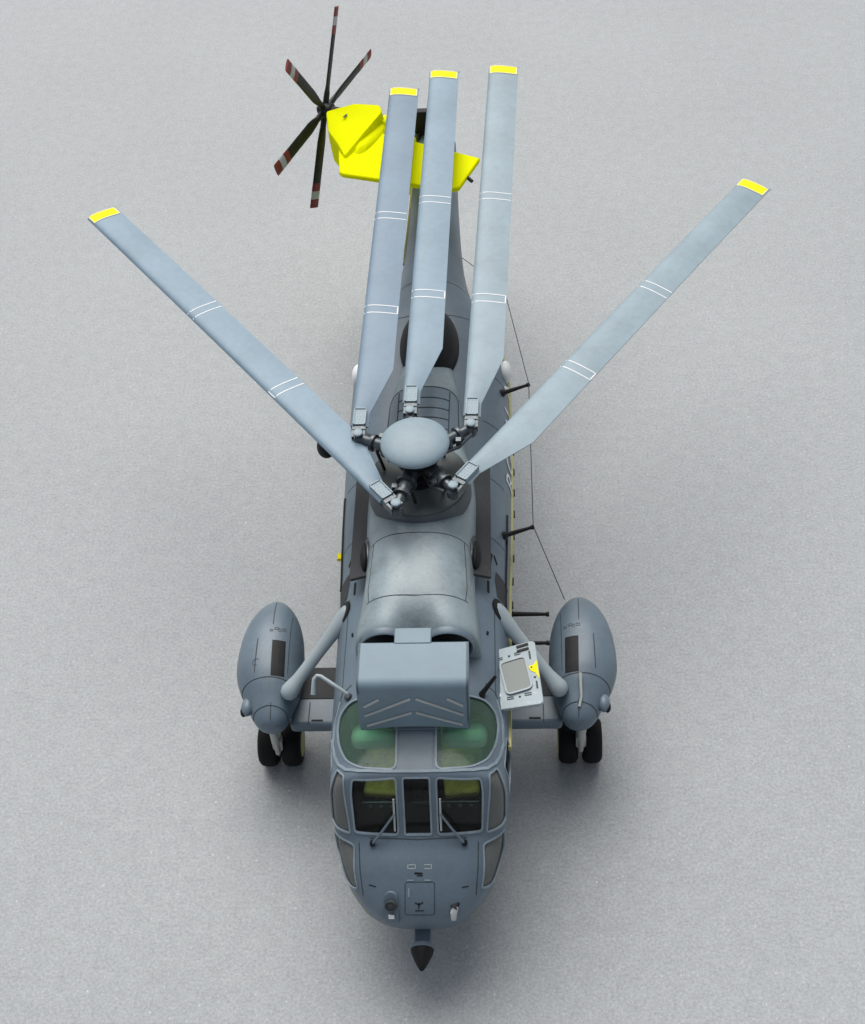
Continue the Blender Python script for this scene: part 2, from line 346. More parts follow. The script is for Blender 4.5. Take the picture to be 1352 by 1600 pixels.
for s_ in (-1, 1):
    st = MB().box((s_*.50,1.92,1.64), (.46,.62,.16), Matrix.Rotation(R(6*s_), 3, 'Z')).build('pilot_seat', 'olive', root, bevel=.04)
    MB().box((s_*.52,2.33,1.85), (.54,.14,.80), Matrix.Rotation(R(-12), 3, 'X')).build('seat_back', 'olive', st, bevel=.05)
    MB().box((s_*.58,2.06,2.38), (.58,.34,.26), Matrix.Rotation(R(-25), 3, 'X')).build('added_pale_box', 'white', st, bevel=.10)  # pale box added to lighten the view through the green roof windows
    MB().box((s_*.52,1.98,1.2), (.5,.5,.3)).build('seat_pan', 'interior', st)
    mm = MB(); mm.tube([(s_*.52,1.62,1.05),(s_*.52,1.66,1.45),(s_*.52,1.6,1.6)], .02); mm.build('control_stick', 'black', root)

# ------------------------------------------------------------------ engine cowling and rotor pylon
def csec(y, hw, zt, zbase, dip=0, n_=3.0, m=64):
    o = []
    for j in range(m):
        th = 2*math.pi*j/m; c_, s_ = math.cos(th), math.sin(th); e = n_ if s_ >= 0 else 6
        x = hw*math.copysign(abs(c_)**(2/e), c_); fl_ = 1+.0
        zc = zbase+.15; z = zc+(zt-zc if s_ >= 0 else .15)*math.copysign(abs(s_)**(2/e), s_)
        if s_ > 0: z -= dip*math.exp(-(x/.2)**2)*s_
        o.append(Vector((x, y, z)))
    return o
cw = [(2.86,.75,3.51,.26),(2.88,.79,3.555,.28),(2.92,.81,3.58,.27),(3.0,.81,3.61,.20),(3.2,.79,3.64,.05),(3.5,.76,3.68,.01),(4.0,.73,3.70,0),(4.4,.73,3.69,0),(4.7,.76,3.68,0),(5.2,.77,3.66,0),(5.8,.74,3.62,0),(6.3,.62,3.56,0),(7.0,.56,3.48,0),(7.6,.50,3.36,0),(8.2,.40,3.20,0),(8.8,.28,3.06,0),(9.2,.15,2.98,0)]
f1, f2, f3 = pchip([(a[0], a[1]) for a in cw]), pchip([(a[0], a[2]) for a in cw]), pchip([(a[0], a[3]) for a in cw])
yy = [2.86,2.865,2.88,2.90,2.94]+[3.0+.1*i for i in range(63)]
cowl = MB().loft([csec(y, f1(y), f2(y), 2.72 if y < 8 else 2.72-(y-8)*.1, f3(y), 2.6+1.2*math.exp(-(y-2.5)/.8)) for y in yy])
CB = BVHTree.FromPolygons(cowl.v, cowl.f)
cowlo = cowl.build('engine_cowling', 'cowlpaint', root, 40)
for s_ in (-1, 1):     # the two intakes: dark bores with a proud rim, facing forward behind the shield
    m_ = MB(); m_.lathe((s_*.40,2.86,3.235), (0,1,0), [(0.05,.325),(-.03,.325),(-.05,.31),(-.045,.295),(-.02,.28),(.05,.26)], 36, False)
    it = m_.build('engine_intake', 'paint', root, 50)
    MB().lathe((s_*.40,2.845,3.235), (0,-1,0), [(0,.285),(.02,.25),(.02,.06),(.14,.0)], 28).build('intake_bore', 'black', it)

# ice and debris shield in front of the intakes
m_ = MB(); cxs = -.01
sec_ = [(2.58,3.68,.68),(2.56,3.70,.68),(2.05,3.72,.68),(2.0,3.715,.679),(1.96,3.70,.678),(1.93,3.675,.677),(1.91,3.635,.675),(1.897,3.58,.676),(1.78,2.97,.672)]
nx = 13; outr = []; inr = []
for (y, z, h) in sec_:
    k_ = 1 if (y, z) == (1.78, 2.97) else 0
    outr.append([Vector((cxs+h*(2*i/(nx-1)-1), y+k_*.0, z+(k_*.07*(1-(2*i/(nx-1)-1)**2)))) for i in range(nx)])
    inr.append([q+Vector((0,.03,-.035)) for q in outr[-1]])
m_.loft(outr+inr[::-1], cap=False, closed=False); 
rings = outr+inr[::-1]; m_.loft([[r_[0] for r_ in rings], [r_[0]+Vector((.001,0,0)) for r_ in rings]]); m_.loft([[r_[-1] for r_ in rings], [r_[-1]-Vector((.001,0,0)) for r_ in rings]])
m_.add([outr[0][0],outr[0][-1],inr[0][-1],inr[0][0]], [(0,1,2,3)]); m_.add([outr[-1][0],outr[-1][-1],inr[-1][-1],inr[-1][0]], [(0,1,2,3)])
for s_ in (0, -1):
    q = [r_[s_] for r_ in outr]; back = [Vector((q[0].x, 2.58, 3.68)), Vector((q[-1].x, 2.45, 3.1))]
    ww = Vector((.03 if s_ == 0 else -.03, 0, 0)); m_.prism(q+[back[1]]+[back[0]], ww)
sh = m_.build('intake_debris_shield', 'shieldmat', root, 28)
MB().box((cxs-.01,2.67,3.685), (.46,.24,.05)).build('shield_bracket', 'shieldmat', sh, bevel=.015)
a0, a1 = Vector((0,1.900,3.60)), Vector((0,1.780,2.98)); fn = Vector((0,-(a0.z-a1.z), (a0.y-a1.y))).normalized()
def sp(u, v):
    h = .68; p = a0.lerp(a1, v); x = cxs+h*(2*u-1)*.98; return Vector((x, p.y, p.z+.07*v*(1-((x-cxs)/h)**2)*.9))+fn*.008
for s_ in (0, 1):
    for (u0_, v0_, u1_, v1_) in ((.05,.37,.19,.18),(.05,.62,.475,.18),(.06,.90,.48,.58)):
        q0, q1 = sp(u0_, v0_), sp(u1_, v1_)
        if s_: q0.x = 2*cxs-q0.x; q1.x = 2*cxs-q1.x
        MB().tube([q0, q0.lerp(q1,.5)+Vector((0,0,0)), q1], .016, 8).build('shield_rib', 'pale', sh)

# heat plates and exhausts beside the cowling
for s_ in (-1, 1):
    m_ = MB(); rt = Matrix.Rotation(R(s_*20), 3, 'Y')
    m_.box((s_*.80,5.05,3.12), (.30,2.0,.05), rt); m_.build('exhaust_heat_plate', 'dark', root, bevel=.01)
    ex = MB().ell((s_*.69,4.42,3.16), (.09,.30,.16)).build('exhaust_pipe', 'metal', root)
    MB().ell((s_*.735,4.36,3.20), (.075,.24,.12)).build('exhaust_bore', 'black', ex)

# round deck under the rotor
dk = MB().lathe((0,5.2,3.50), (0,0,1), [(0,.70),(.14,.69),(.24,.68),(.28,.67),(.285,.65)], 56).build('deck_fairing', 'collar', root, 40)
MB().lathe((0,5.2,3.78), (0,0,1), [(0,.66),(.045,.66),(.055,.63),(.06,.5)], 56).build('rotor_deck', 'deck', dk, 40)
MB().lathe((0,5.2,3.83), (0,0,1), [(0,.24),(.03,.24),(.05,.19),(.12,.19),(.13,.13),(.30,.13),(.31,.18),(.34,.18),(.35,.14),(.5,.14)], 32).build('rotor_mast', 'black', root)
# aft cowling panel with ribs
pl = rounded([(-.50,6.22,5),(.50,6.22,5),(.47,7.36,5),(-.50,7.36,5)], .16)
ap = patch(MB(), densify(pl, .06), T, .02, 9, CB).build('aft_cowling_panel', 'paint', root, 60, fixn=False)
strip(MB(), pl, T, .018, .024, True, .05, CB).build('panel_seam', 'line', ap)
strip(MB(), [(-.36,6.3,5),(-.36,7.3,5)], T, .014, .026, False, .05, CB).build('panel_seam', 'line', ap)
strip(MB(), [(.36,6.3,5),(.36,7.3,5)], T, .014, .026, False, .05, CB).build('panel_seam', 'line', ap)
for y in (6.4,6.62,6.84,7.08):
    strip(MB(), [(-.36,y,5),(.36,y,5)], T, .016, .026, False, .05, CB).build('panel_seam', 'line', ap)
# dorsal dome
m_ = MB(); m_.ell((.03,8.62,3.05), (.46,.80,.42), 36, 20); m_.build('dorsal_radome', 'black', root, 60)

# ------------------------------------------------------------------ engraved lines on the hull and cowling
def pline(pts, d, bvh=None, w_=.013, par=None, name='panel_line', m='line', off=.003): return strip(MB(), pts, d, w_, off, False, .05, bvh).build(name, m, par or fus)
for y in (3.35,4.35): pline([(x/20, y, 5) for x in range(-13, 14)], T, CB, .012, cowlo)
for s_ in (-1, 1):
    pline([(s_*.62,3.35,5),(s_*.64,3.6,5),(s_*.60,4.35,5)], T, CB, .012, cowlo)
    for y in (5.0,6.1,7.2,8.3): pline([(s_*.84,y,5),(s_*1.0,y,5),(s_*1.12,y,5),(s_*1.19,y,5)], T)
    pline([(s_*.98,2.42,5),(s_*.98,4.0,5)], T)
    pline([(s_*x, 9.4, 5) for x in (.05,.3,.6,.8,.95)], T)
    pline([(s_*x, 10.3, 5) for x in (.0,.3,.5,.62)], T)
pline([(-.60,.80,4),(0,.775,4),(.60,.80,4)], T)
for s_ in (-1, 1): pline([(s_*.74,.77,4),(s_*.73,.5,4),(s_*.70,.27,4)], T)
pline([(-1.1,1.62,4),(-1.085,1.9,4),(-1.06,2.25,4),(-.98,2.45,4),(-.85,2.52,4)], T, w_=.018)
pline([(1.1,1.62,4),(1.085,1.9,4),(1.06,2.25,4),(.98,2.45,4),(.85,2.52,4)], T, w_=.018)

# ------------------------------------------------------------------ main rotor
MB().ell((-.015,5.2,4.50), (.455,.455,.13), 48, 20).build('rotor_head_cap', 'blade', root, 60)
m_ = MB(); m_.lathe((0,5.2,4.12), (0,0,1), [(0,.22),(.04,.27),(.1,.27),(.14,.2),(.2,.34),(.26,.36),(.30,.30),(.36,.28)], 30); hub = m_.build('rotor_hub', 'black', root)
L = 8.35
def blade_mesh():
    m = MB(); st = [0,.04,.12,.25,.45,.7,.95,1.12,1.3]+[1.3+.47*i for i in range(1, 15)]+[L-.12,L-.03,L]
    rg = []
    for y in st:
        xl = -.12; t = min(max((y-.25)/(1.12-.25), 0), 1); xr = .12+.27*t; c_ = xr-xl
        th = .05 if y < L-.01 else .03; xl2 = xl+(.02 if y == L else 0); tw = 0.012*math.sin(y*1.3)
        pr = [(0,0),(.02,.45),(.08,.8),(.2,1.0),(.45,.92),(.75,.55),(1,.12),(1,-.12),(.75,-.3),(.45,-.5),(.2,-.6),(.06,-.45)]
        dr_ = -.012*(y/L)**2*8
        rg.append([Vector((xl2+c_*a, y, dr_+th*b_+tw*(a-.3)*.3)) for a, b_ in pr])
    m.loft(rg); return m
bm_ = blade_mesh(); BB = BVHTree.FromPolygons(bm_.v, bm_.f); bladeM = bm_.mesh('main_rotor_blade', 'blade', 50)
def bstrip(pts, w_, off=.003, closed=False): return strip(MB(), pts, T, w_, off, closed, .05, BB)
def band_mesh(yc, closed_end):
    ya, yb = yc-.08, yc+.08; m = MB()
    if closed_end == 2:
        strip(m, [(.38,ya,1),(-.10,ya,1),(-.10,yb,1),(.38,yb,1)], T, .017, .003, False, .05, BB)
    elif closed_end:
        strip(m, [(-.11,ya,1),(.375,ya,1),(.375,yb,1),(-.11,yb,1)], T, .017, .003, False, .05, BB)
    else:
        strip(m, [(-.11,ya,1),(.38,ya,1)], T, .017, .003, False, .05, BB); strip(m, [(-.11,yb,1),(.38,yb,1)], T, .017, .003, False, .05, BB)
    return m.mesh('blade_band', 'white')
tipM = patch(MB(), densify([(-.085,L-.245,1),(.355,L-.245,1),(.355,L-.045,1),(-.085,L-.045,1)], .05), T, .005, 3, BB).mesh('tip_marking', 'tipyellow', 60, False)
tipE = bstrip([(-.09,L-.25,1),(.36,L-.25,1),(.36,L-.04,1),(-.09,L-.04,1)], .016, .008, True).mesh('tip_outline', 'tipedge')
m_ = MB(); m_.box((0,.13,.035), (.17,.30,.10)); 
for a in (-.078, .078): m_.box((a,.13,.088), (.016,.30,.02))
m_.box((0,.275,.088), (.17,.016,.02))
for a in (-.045, 0, .045):
    for k_ in range(5): m_.lathe((a+.012*((k_*7)%3-1),.02+.052*k_,.082), (0,0,1), [(0,.007),(.007,.006)], 6)
cuffM = m_.mesh('blade_cuff', 'blade', 30)
spar = MB()
forkM = MB().box((0,-.06,.0), (.18,.07,.13)).box((-.075,-.15,.0), (.032,.15,.11)).box((.075,-.15,.0), (.032,.15,.11)).lathe((0,-.2,-.11), (0,0,1), [(0,.05),(.18,.05),(.19,.06),(.205,.06),(.21,.04)], 16).mesh('fold_hinge', 'metal', 30)
boltM = MB().lathe((0,-.2,.105), (0,0,1), [(-.01,.066),(.010,.066),(.018,.05)], 18).mesh('hinge_bolt', 'blade', 30)
BL = [((-.37,4.49,4.2),(-5.38,11.18,3.88)), ((-.80,5.80,4.2),(-.47,14.13,4.10)), ((-.11,6.17,4.25),(.23,14.52,4.18)), ((.72,5.95,4.2),(1.27,14.27,4.38)), ((.59,4.78,4.2),(5.34,11.64,3.70))]
lab = ['blade folded out to the left of the tail boom', 'left blade of the three lying over the tail boom', 'middle blade of the three lying over the tail boom', 'right blade of the three lying beside the tail boom', 'blade folded out to the right of the tail boom']
ROOTS = []
BANDS = [(2.66,4.94),(2.39,4.64),(2.27,4.56),(2.34,4.71),(2.71,4.93)]
BMAT = ['bladeblueb','bladeblue','bladeblueb','blade','blade']
for (a, b_), lb, bd, bmt in zip(BL, lab, BANDS, BMAT):
    a, b_ = Vector(a), Vector(b_); d = b_-a; off = math.atan2(.135, L); ang = math.atan2(d.x, d.y)-off
    pt = math.asin((d.z+.096)/L)
    mw = Matrix.Translation(a*S) @ Matrix.Rotation(-ang, 4, 'Z') @ Matrix.Rotation(pt, 4, 'X')
    bo = link('main_rotor_blade', bladeM, root, label=lb); bo.matrix_parent_inverse = Matrix.Identity(4); 
    bo.matrix_basis = Matrix.Translation(-ROOTLOC) @ mw; bo.material_slots[0].link = 'OBJECT'; bo.material_slots[0].material = MT[bmt]
    for nm, me in (('blade_band', band_mesh(bd[0], 2 if bd[0] == 2.66 else 1)), ('blade_band', band_mesh(bd[1], 0)), ('tip_marking', tipM), ('tip_outline', tipE), ('blade_cuff', cuffM), ('fold_hinge', forkM), ('hinge_bolt', boltM)): link(nm, me, bo)
    ROOTS.append((mw @ Vector((0,-.2*S,0)))/S)
# arms from the hub to each folding hinge
for q in ROOTS:
    c0 = Vector((0,5.2,4.22)); d = (q-c0); d.z *= .5; u = d.normalized(); Ls = d.length
    m_ = MB(); a_ = c0+u*.25; e_ = q-u*.02
    P_ = lambda t: a_.lerp(e_, t)
    m_.tube([P_(0),P_(.30),P_(.31),P_(.38),P_(.39),P_(.62),P_(.63),P_(.70),P_(.71),P_(1)], [.11,.11,.14,.14,.095,.085,.12,.12,.075,.07], 18)
    m_.lathe(q+Vector((0,0,-.13)), (0,0,1), [(0,.06),(.04,.085),(.14,.085),(.16,.06)], 18)
    sd_ = u.cross(Vector((0,0,1))).normalized()
    m_.box(P_(.55)+sd_*.12+Vector((0,0,.02)), (.07,.07,.10)); m_.box(P_(.2)-Vector((0,0,.12)), (.14,.14,.12))
    arm = m_.build('rotor_arm', 'metal', root, 30)
    MB().tube([P_(.1)+sd_*.10-Vector((0,0,.05)), P_(.5)+sd_*.16-Vector((0,0,.03)), P_(.92)+sd_*.1], .028, 8).build('damper_rod', 'metal', arm)
    MB().tube([P_(.5)-sd_*.1-Vector((0,0,.02)), P_(.35)-sd_*.1-Vector((0,0,.35))], .022, 8).build('pitch_link', 'black', arm)

# ------------------------------------------------------------------ sponsons, struts, wheels
SP = pchip([(0,.001),(.03,.13),(.10,.205),(.22,.265),(.42,.335),(.70,.43),(.95,.475),(1.2,.485),(1.6,.46),(1.95,.39),(2.2,.29),(2.35,.19),(2.44,.09),(2.47,.002)])
for s_ in (-1, 1):
    y0, cz = 2.70, 1.52; rg = []
    for i in range(61):
        t = i/60; t = (1-math.cos(math.pi*t))/2; yy_ = t*2.12; r_ = SP(yy_/2.12*2.47)
        cx = s_*(2.08+.09*min(1, yy_/.9)); zc = cz+.06*(yy_/2.12)
        rg.append([Vector((cx+r_*(.94 if math.cos(2*math.pi*j/40)*s_ < 0 else 1)*math.copysign(abs(math.cos(2*math.pi*j/40))**.92, math.cos(2*math.pi*j/40)), y0+yy_, zc+r_*(.86 if math.sin(2*math.pi*j/40) > 0 else .95)*math.sin(2*math.pi*j/40))) for j in range(40)])
    mb = MB().loft(rg); SB = BVHTree.FromPolygons(mb.v, mb.f); sps = mb.build('sponson', 'paint', root, 60)
    c2 = s_*2.08
    def ring(yr): return [(c2+s_*.09*min(1,(yr-2.7)/.9)+math.cos(R(a))*SP((yr-2.7)*1.165)*.985, yr+.13*math.sin(R(a)), cz+math.sin(R(a))*SP((yr-2.7)*1.165)*.9) for a in range(5, 176, 8)]
    def rline(yr, nm='seam'):
        pts = ring(yr); m3 = MB(); ps = [SB.find_nearest(Vector(q))[0] for q in pts]; m3.tube(ps, .0075, 6); m3.build(nm, 'line', sps)
    rline(2.83); rline(3.20)
    pline([(c2+s_*.06,4.2,5),(c2+s_*.08,4.70,5)], T, SB, .012, sps, 'seam'); pline([(c2+s_*.25,3.4,5),(c2+s_*.25,3.95,5)], T, SB, .014, sps, 'seam')
    pline([(c2,2.76,5),(c2,2.98,5)], T, SB, .012, sps, 'seam')
    pline([(c2-s_*.20,3.40,5),(c2-s_*.18,4.4,5)], T, SB, .01, sps, 'seam')
    wx = -s_*.11
    patch(MB(), densify([(c2+wx-.09+s_*.04,3.34,5),(c2+wx+.09+s_*.04,3.34,5),(c2+wx+.09+s_*.06,3.90,5),(c2+wx-.09+s_*.06,3.90,5)], .05), T, .006, 5, SB).build('walkway_panel', 'black', sps, 60, fixn=False)
    # bulge light on the outer flank
    bl_ = MB().ell((s_*2.43,3.02,1.62), (.085,.14,.09)).build('flank_lamp', 'paint', sps)
    MB().ell((s_*2.475,2.97,1.60), (.05,.09,.06)).build('lamp_lens', 'black', sps)
    # strut to the fuselage
    a, b_ = Vector((s_*1.03,3.84,2.58)), Vector((s_*1.80,3.14,1.88))
    m_ = MB(); m_.tube([a.lerp(b_, t) for t in (-.12,-.10,-.06,0,.06,.14,.28,.5,.78,.86,.92,.98,1.04,1.10,1.13)], [.03,.08,.112,.124,.124,.114,.098,.088,.088,.092,.104,.118,.128,.10,.04], 24, flat=.85)
    ss = m_.build('sponson_strut', 'strutmat', root, 60)
    h1, n1 = SURF.find_nearest(a+(a-b_).normalized()*.04)[:2]; n1 = n1 if n1.z > 0 else -n1
    MB().lathe(h1-n1*.03, n1, [(0,.155),(.04,.155),(.05,.13)], 28).build('strut_seal', 'black', ss)
    # stub wing
    m_ = MB(); m_.box((s_*1.38,3.40,1.22), (1.0,.98,.20)); sw = m_.build('stub_wing', 'paint', root, bevel=.06, seg=3)
    MB().box((s_*1.50,3.60,1.325), (.52,.52,.012)).build('wing_walkway', 'dark', sw)
    MB().box((s_*1.50,2.985,1.325), (.16,.02,.012)).build('wing_slot', 'black', sw)
    strip_pts = MB().box((s_*1.62,3.1,1.322), (.012,.36,.008)); strip_pts.build('seam', 'line', sw)
    # undercarriage
    cxw = s_*2.15
    m_ = MB(); m_.tube([(cxw,2.95,1.25),(cxw,3.08,.85)], .075, 16); m_.tube([(cxw,3.08,.87),(cxw,3.2,.34)], .055, 16); m_.tube([(cxw,3.0,1.2),(cxw,2.97,.80),(cxw,2.97,.78),(cxw,2.97,.50)], [.06,.055,.038,.034], 14); m_.build('oleo_leg', 'cream', root)
    m_ = MB(); m_.tube([(cxw-.17,3.2,.34),(cxw+.17,3.2,.34)], .045, 12); m_.box((cxw,3.06,.62), (.14,.10,.26)); m_.tube([(cxw,3.0,.95),(cxw+.02,2.98,.55),(cxw,3.1,.4)], .02, 8); m_.build('axle', 'cream', root)
    for k_ in (-1, 1):
        wc = (cxw+k_*.170, 3.24, .332); prof = [(-.14,.20),(-.135,.27),(-.10,.315),(-.045,.332),(.045,.332),(.10,.315),(.135,.27),(.14,.20)]
        wh = MB().lathe(wc, (1,0,0), prof, 36).build('main_wheel_tyre', 'rubber', root, 40)
        MB().lathe(wc, (1,0,0), [(-.15,.05),(-.146,.17),(-.138,.205),(.138,.205),(.146,.17),(.15,.05)], 28).build('wheel_rim', 'yellow' if False else 'stripe', wh, 30)
m_ = MB(); wc = (0,10.45,.2); tw_ = m_.lathe(wc, (1,0,0), [(-.08,.12),(-.07,.17),(-.03,.2),(.03,.2),(.07,.17),(.08,.12)], 24).build('tail_wheel_tyre', 'rubber', root)
MB().tube([(0,10.3,1.5),(0,10.35,.9),(.10,10.4,.5),(.10,10.45,.2)], .05, 10).build('tail_wheel_leg', 'cream', root)

# ------------------------------------------------------------------ tail boom end, folded pylon
th = R(155); av = Vector((-math.sin(th), math.cos(th), 0)); sv = Vector((-math.cos(th), -math.sin(th), 0))   # local aft, local starboard
HN = Vector((-.37, 14.62, -.42))
def tp(aft, stb, z): return HN+av*aft+sv*stb+Vector((0,0,z))
MB().loft([[Vector((q.x*.96, 14.62+k_, 2.55+(q.z-2.55)*.96)) for q in section(14.65, .02, 40)] for k_ in (.0,.06)]).build('fold_bulkhead', 'black', root)
MB().tube([(-.33,14.6,2.3),(-.33,14.6,2.9)], .06, 12).build('fold_hinge', 'metal', root)
# swept pylon: rings from the hinge end up to the top
def prg(aft0, aft1, z, half, port=0, k=24):
    c_ = (aft0+aft1)/2; a_ = (aft1-aft0)/2
    return [tp(c_+a_*math.cos(2*math.pi*j/k), port+half*math.copysign(abs(math.sin(2*math.pi*j/k))**.9, math.sin(2*math.pi*j/k)), z) for j in range(k)]
pyl = MB().loft([prg(.02,.75,2.35,.10),prg(.0,.95,2.45,.2),prg(.0,1.1,2.7,.26),prg(.05,1.2,2.9,.26),prg(.25,1.35,3.3,.20),prg(.5,1.6,3.7,.17),prg(.75,2.0,4.0,.17),prg(.85,2.1,4.2,.17),prg(.95,2.0,4.27,.10)]).build('tail_pylon', 'yellow', root, 50)
gtop = rounded([Vector((a, b_, 0)) for a, b_ in ((1.42,-.95),(1.10,-.55),(1.0,-.10),(1.15,.02),(1.70,-.06),(2.28,-.13),(2.06,-.38),(1.84,-.68))], .05, 3)
def gz(a): return 4.235+.24*max(0, (2.28-a))/1.28
def gk(q, k_): g = Vector((1.62,-.40,0)); return g+(q-g)*k_
rg = [[tp(gk(q,.9).x, gk(q,.9).y, 3.72) for q in gtop], [tp(gk(q,1.01).x+.0, gk(q,1.01).y+.05*(q.y > -.3), 4.16) for q in gtop], [tp(q.x, q.y, gz(q.x)-.02) for q in gtop], [tp(gk(q,.97).x, gk(q,.97).y, gz(q.x)) for q in gtop], [tp(gk(q,.5).x, gk(q,.5).y, gz(gk(q,.5).x)) for q in gtop], [tp(gk(q,.02).x, gk(q,.02).y, gz(1.62)) for q in gtop]]
MB().loft(rg).build('tail_gearbox_fairing', 'yellow', pyl, 30)
MB().tube([tp(1.25,.02,4.24), tp(.95,.04,4.10), tp(.3,.04,3.30)], [.10,.12,.13], 16).build('drive_shaft_cover', 'yellow', pyl, 60)
MB().box(tp(1.45,-.55,4.42), (.10,.03,.01), Matrix.Rotation(R(60), 3, 'Z')).build('fairing_slot', 'deck', pyl)
MB().box((-.24,14.66,3.0), (.26,.16,.66)).build('fold_latch_box', 'black', root, bevel=.03)
ts = [tp(1.40,.02,4.22), tp(1.46,2.02,4.24), tp(2.28,2.02,4.20), tp(2.40,1.90,4.20), tp(2.66,.02,4.18), tp(2.62,-.06,4.18), tp(1.95,-.44,4.2), tp(1.6,-.3,4.22)]
m_ = MB(); m_.prism(ts, (0,0,-.09)); tpn = m_.build('tailplane', 'yellow', root, 30, bevel=.03, seg=3)
MB().tube([tp(1.95,2.0,4.17), tp(2.0,2.12,4.15)], .03, 8).build('tailplane_lamp', 'black', tpn)
# tail rotor
HB = Vector((-1.87, 13.92, 3.88)); ax = -sv
MB().lathe(HB-ax*.35, ax, [(0,.10),(.2,.10),(.22,.14),(.33,.14),(.35,.10),(.46,.09),(.50,.04)], 20).build('tail_rotor_hub', 'trblade', root)
def trm():
    m = MB(); rg = []
    for r_, c_, t_ in ((.10,.055,.055),(.30,.055,.05),(.36,.08,.035),(.45,.095,.026),(.55,.108,.022),(1.70,.108,.016),(1.73,.09,.012)):
        ca = R(-12)
        rg.append([Vector((c_*math.cos(a)*math.cos(ca)-t_*math.sin(a)*math.sin(ca), r_, c_*math.cos(a)*math.sin(ca)+t_*math.sin(a)*math.cos(ca))) for a in [2*math.pi*j/14 for j in range(14)]])
    m.loft(rg); return m.mesh('tail_rotor_blade', 'trblade', 60)
TRM = trm()
def trband(y0_, y1_, m__):
    m = MB(); ca = R(-12); rg = []
    for r_ in (y0_, y1_):
        rg.append([Vector((.112*math.cos(a)*math.cos(ca)-.021*math.sin(a)*math.sin(ca), r_, .112*math.cos(a)*math.sin(ca)+.021*math.sin(a)*math.cos(ca))) for a in [2*math.pi*j/14 for j in range(14)]])
    m.loft(rg); return m.mesh('tip_band', m__, 60)
TB = [trband(1.29,1.43,'red'), trband(1.435,1.58,'pale'), trband(1.585,1.736,'red')]
base = Matrix((av, Vector((0,0,1)), av.cross(Vector((0,0,1))))).transposed().to_4x4()
for k_ in range(6):
    a = R(154+60*k_); mw = Matrix.Translation(HB*S) @ base @ Matrix.Rotation(-a, 4, 'Z')
    o = link('tail_rotor_blade', TRM, root); o.matrix_parent_inverse = Matrix.Identity(4); o.matrix_basis = Matrix.Translation(-ROOTLOC) @ mw
    for me in TB: link('tip_band', me, o)

#DETAILS
# ------------------------------------------------------------------ cockpit bulkhead
MB().box((0,2.52,1.9), (1.9,.05,1.7)).build('cockpit_bulkhead', 'pale', root)
# ------------------------------------------------------------------ nose fittings
DN = (0,.72,-.69)
def nose(x, y): # point on the nose slope above plan position
    return cast((x, y, 6), T)[0]
hp = rounded([nose(-.165,.33), nose(.195,.33), nose(.185,.05), nose(-.175,.05)], .035)
ht = patch(MB(), densify(hp, .05), DN, .004, 6).build('nose_hatch', 'paint', root, 60, fixn=False)
strip(MB(), hp, DN, .010, .006, True, .04).build('hatch_seam', 'line', ht)
strip(MB(), [nose(-.12,.27), nose(-.125,.19)], DN, .022, .012, False, .03).build('hatch_handle', 'blade', ht)
for x in (-.10, .11): strip(MB(), [nose(x-.04,.345), nose(x+.04,.345)], DN, .016, .012, False, .03).build('hatch_hinge', 'blade', ht)
c_ = nose(0,.12)
for a, l_ in ((35,.06),(150,.055),(265,.05),(95,.03)):
    strip(MB(), [c_, c_+Vector((math.cos(R(a))*l_, math.sin(R(a))*l_*.7, math.sin(R(a))*l_*.7))], DN, .014, .008, False, .02).build('hatch_stencil', 'black', ht)
strip(MB(), [nose(-.05,.075), nose(.06,.075)], DN, .012, .008, False, .02).build('hatch_stencil', 'black', ht)
for x0 in (-.13, .07):
    strip(MB(), [nose(x0,.50), nose(x0+.09,.50), nose(x0+.09,.46), nose(x0,.46)], DN, .010, .004, x0 < 0, .03).build('nose_marking', 'pale', fus)
strip(MB(), [nose(-.05,.415), nose(.05,.41)], DN, .022, .005, False, .02).build('nose_stencil', 'black', fus)
strip(MB(), [nose(-.02,.39), nose(.05,.39)], DN, .012, .005, False, .02).build('nose_stencil', 'black', fus)
strip(MB(), [nose(-.62,.34), nose(-.53,.31)], DN, .012, .004, False, .02).build('nose_stencil', 'black', fus)
strip(MB(), [nose(.53,.30), nose(.61,.32)], DN, .012, .004, False, .02).build('nose_stencil', 'black', fus)
# landing lamp in its fairing
q0, q1 = nose(-.34,.255), nose(-.335,.03)
lp = [q0+(q1-q0)*t+Vector((x, 0, 0)) for t, x in ((0,-.03),(0,.03),(.08,.075),(.3,.085),(1,.085),(1,-.085),(.3,-.085),(.08,-.075))]
top = [cast(q-Vector(DN), DN, .045)[0] for q in lp]; bot = [cast(q-Vector(DN), DN, -.02)[0] for q in lp]
lf = MB().loft([bot, top]).build('lamp_fairing', 'paint', root, 40, bevel=.012)
lc, ln = cast(q0.lerp(q1,.42)-Vector(DN), DN, .045)
MB().lathe(lc, ln, [(-.03,.074),(.018,.074),(.026,.066),(.022,.058),(.01,.055)], 28).build('lamp_ring', 'line', lf)
MB().lathe(lc, ln, [(.0,.056),(.012,.055),(.02,.03),(.022,.0)], 24).build('lamp_lens', 'dark', lf)
lq, ln2 = cast(q0.lerp(q1,.75)-Vector(DN), DN, .05)
MB().box(lq, (.07,.02,.05), Matrix.Rotation(R(-35), 3, 'X')).build('lamp_label', 'white', lf)
# small vane
vq, vn = cast(nose(.44,.12)-Vector(DN), DN, .0)
vb = MB().tube([vq+Vector((.05,.09,.03)), vq+Vector((-.02,-.02,.02))], [.03,.05], 10, flat=.6).build('vane_base', 'black', root)
MB().tube([vq+Vector((.01,.0,.03)), vq+Vector((-.02,-.07,-.02)), vq+Vector((-.02,-.12,-.10))], [.035,.045,.03], 10, flat=.5).build('vane', 'pale', vb)
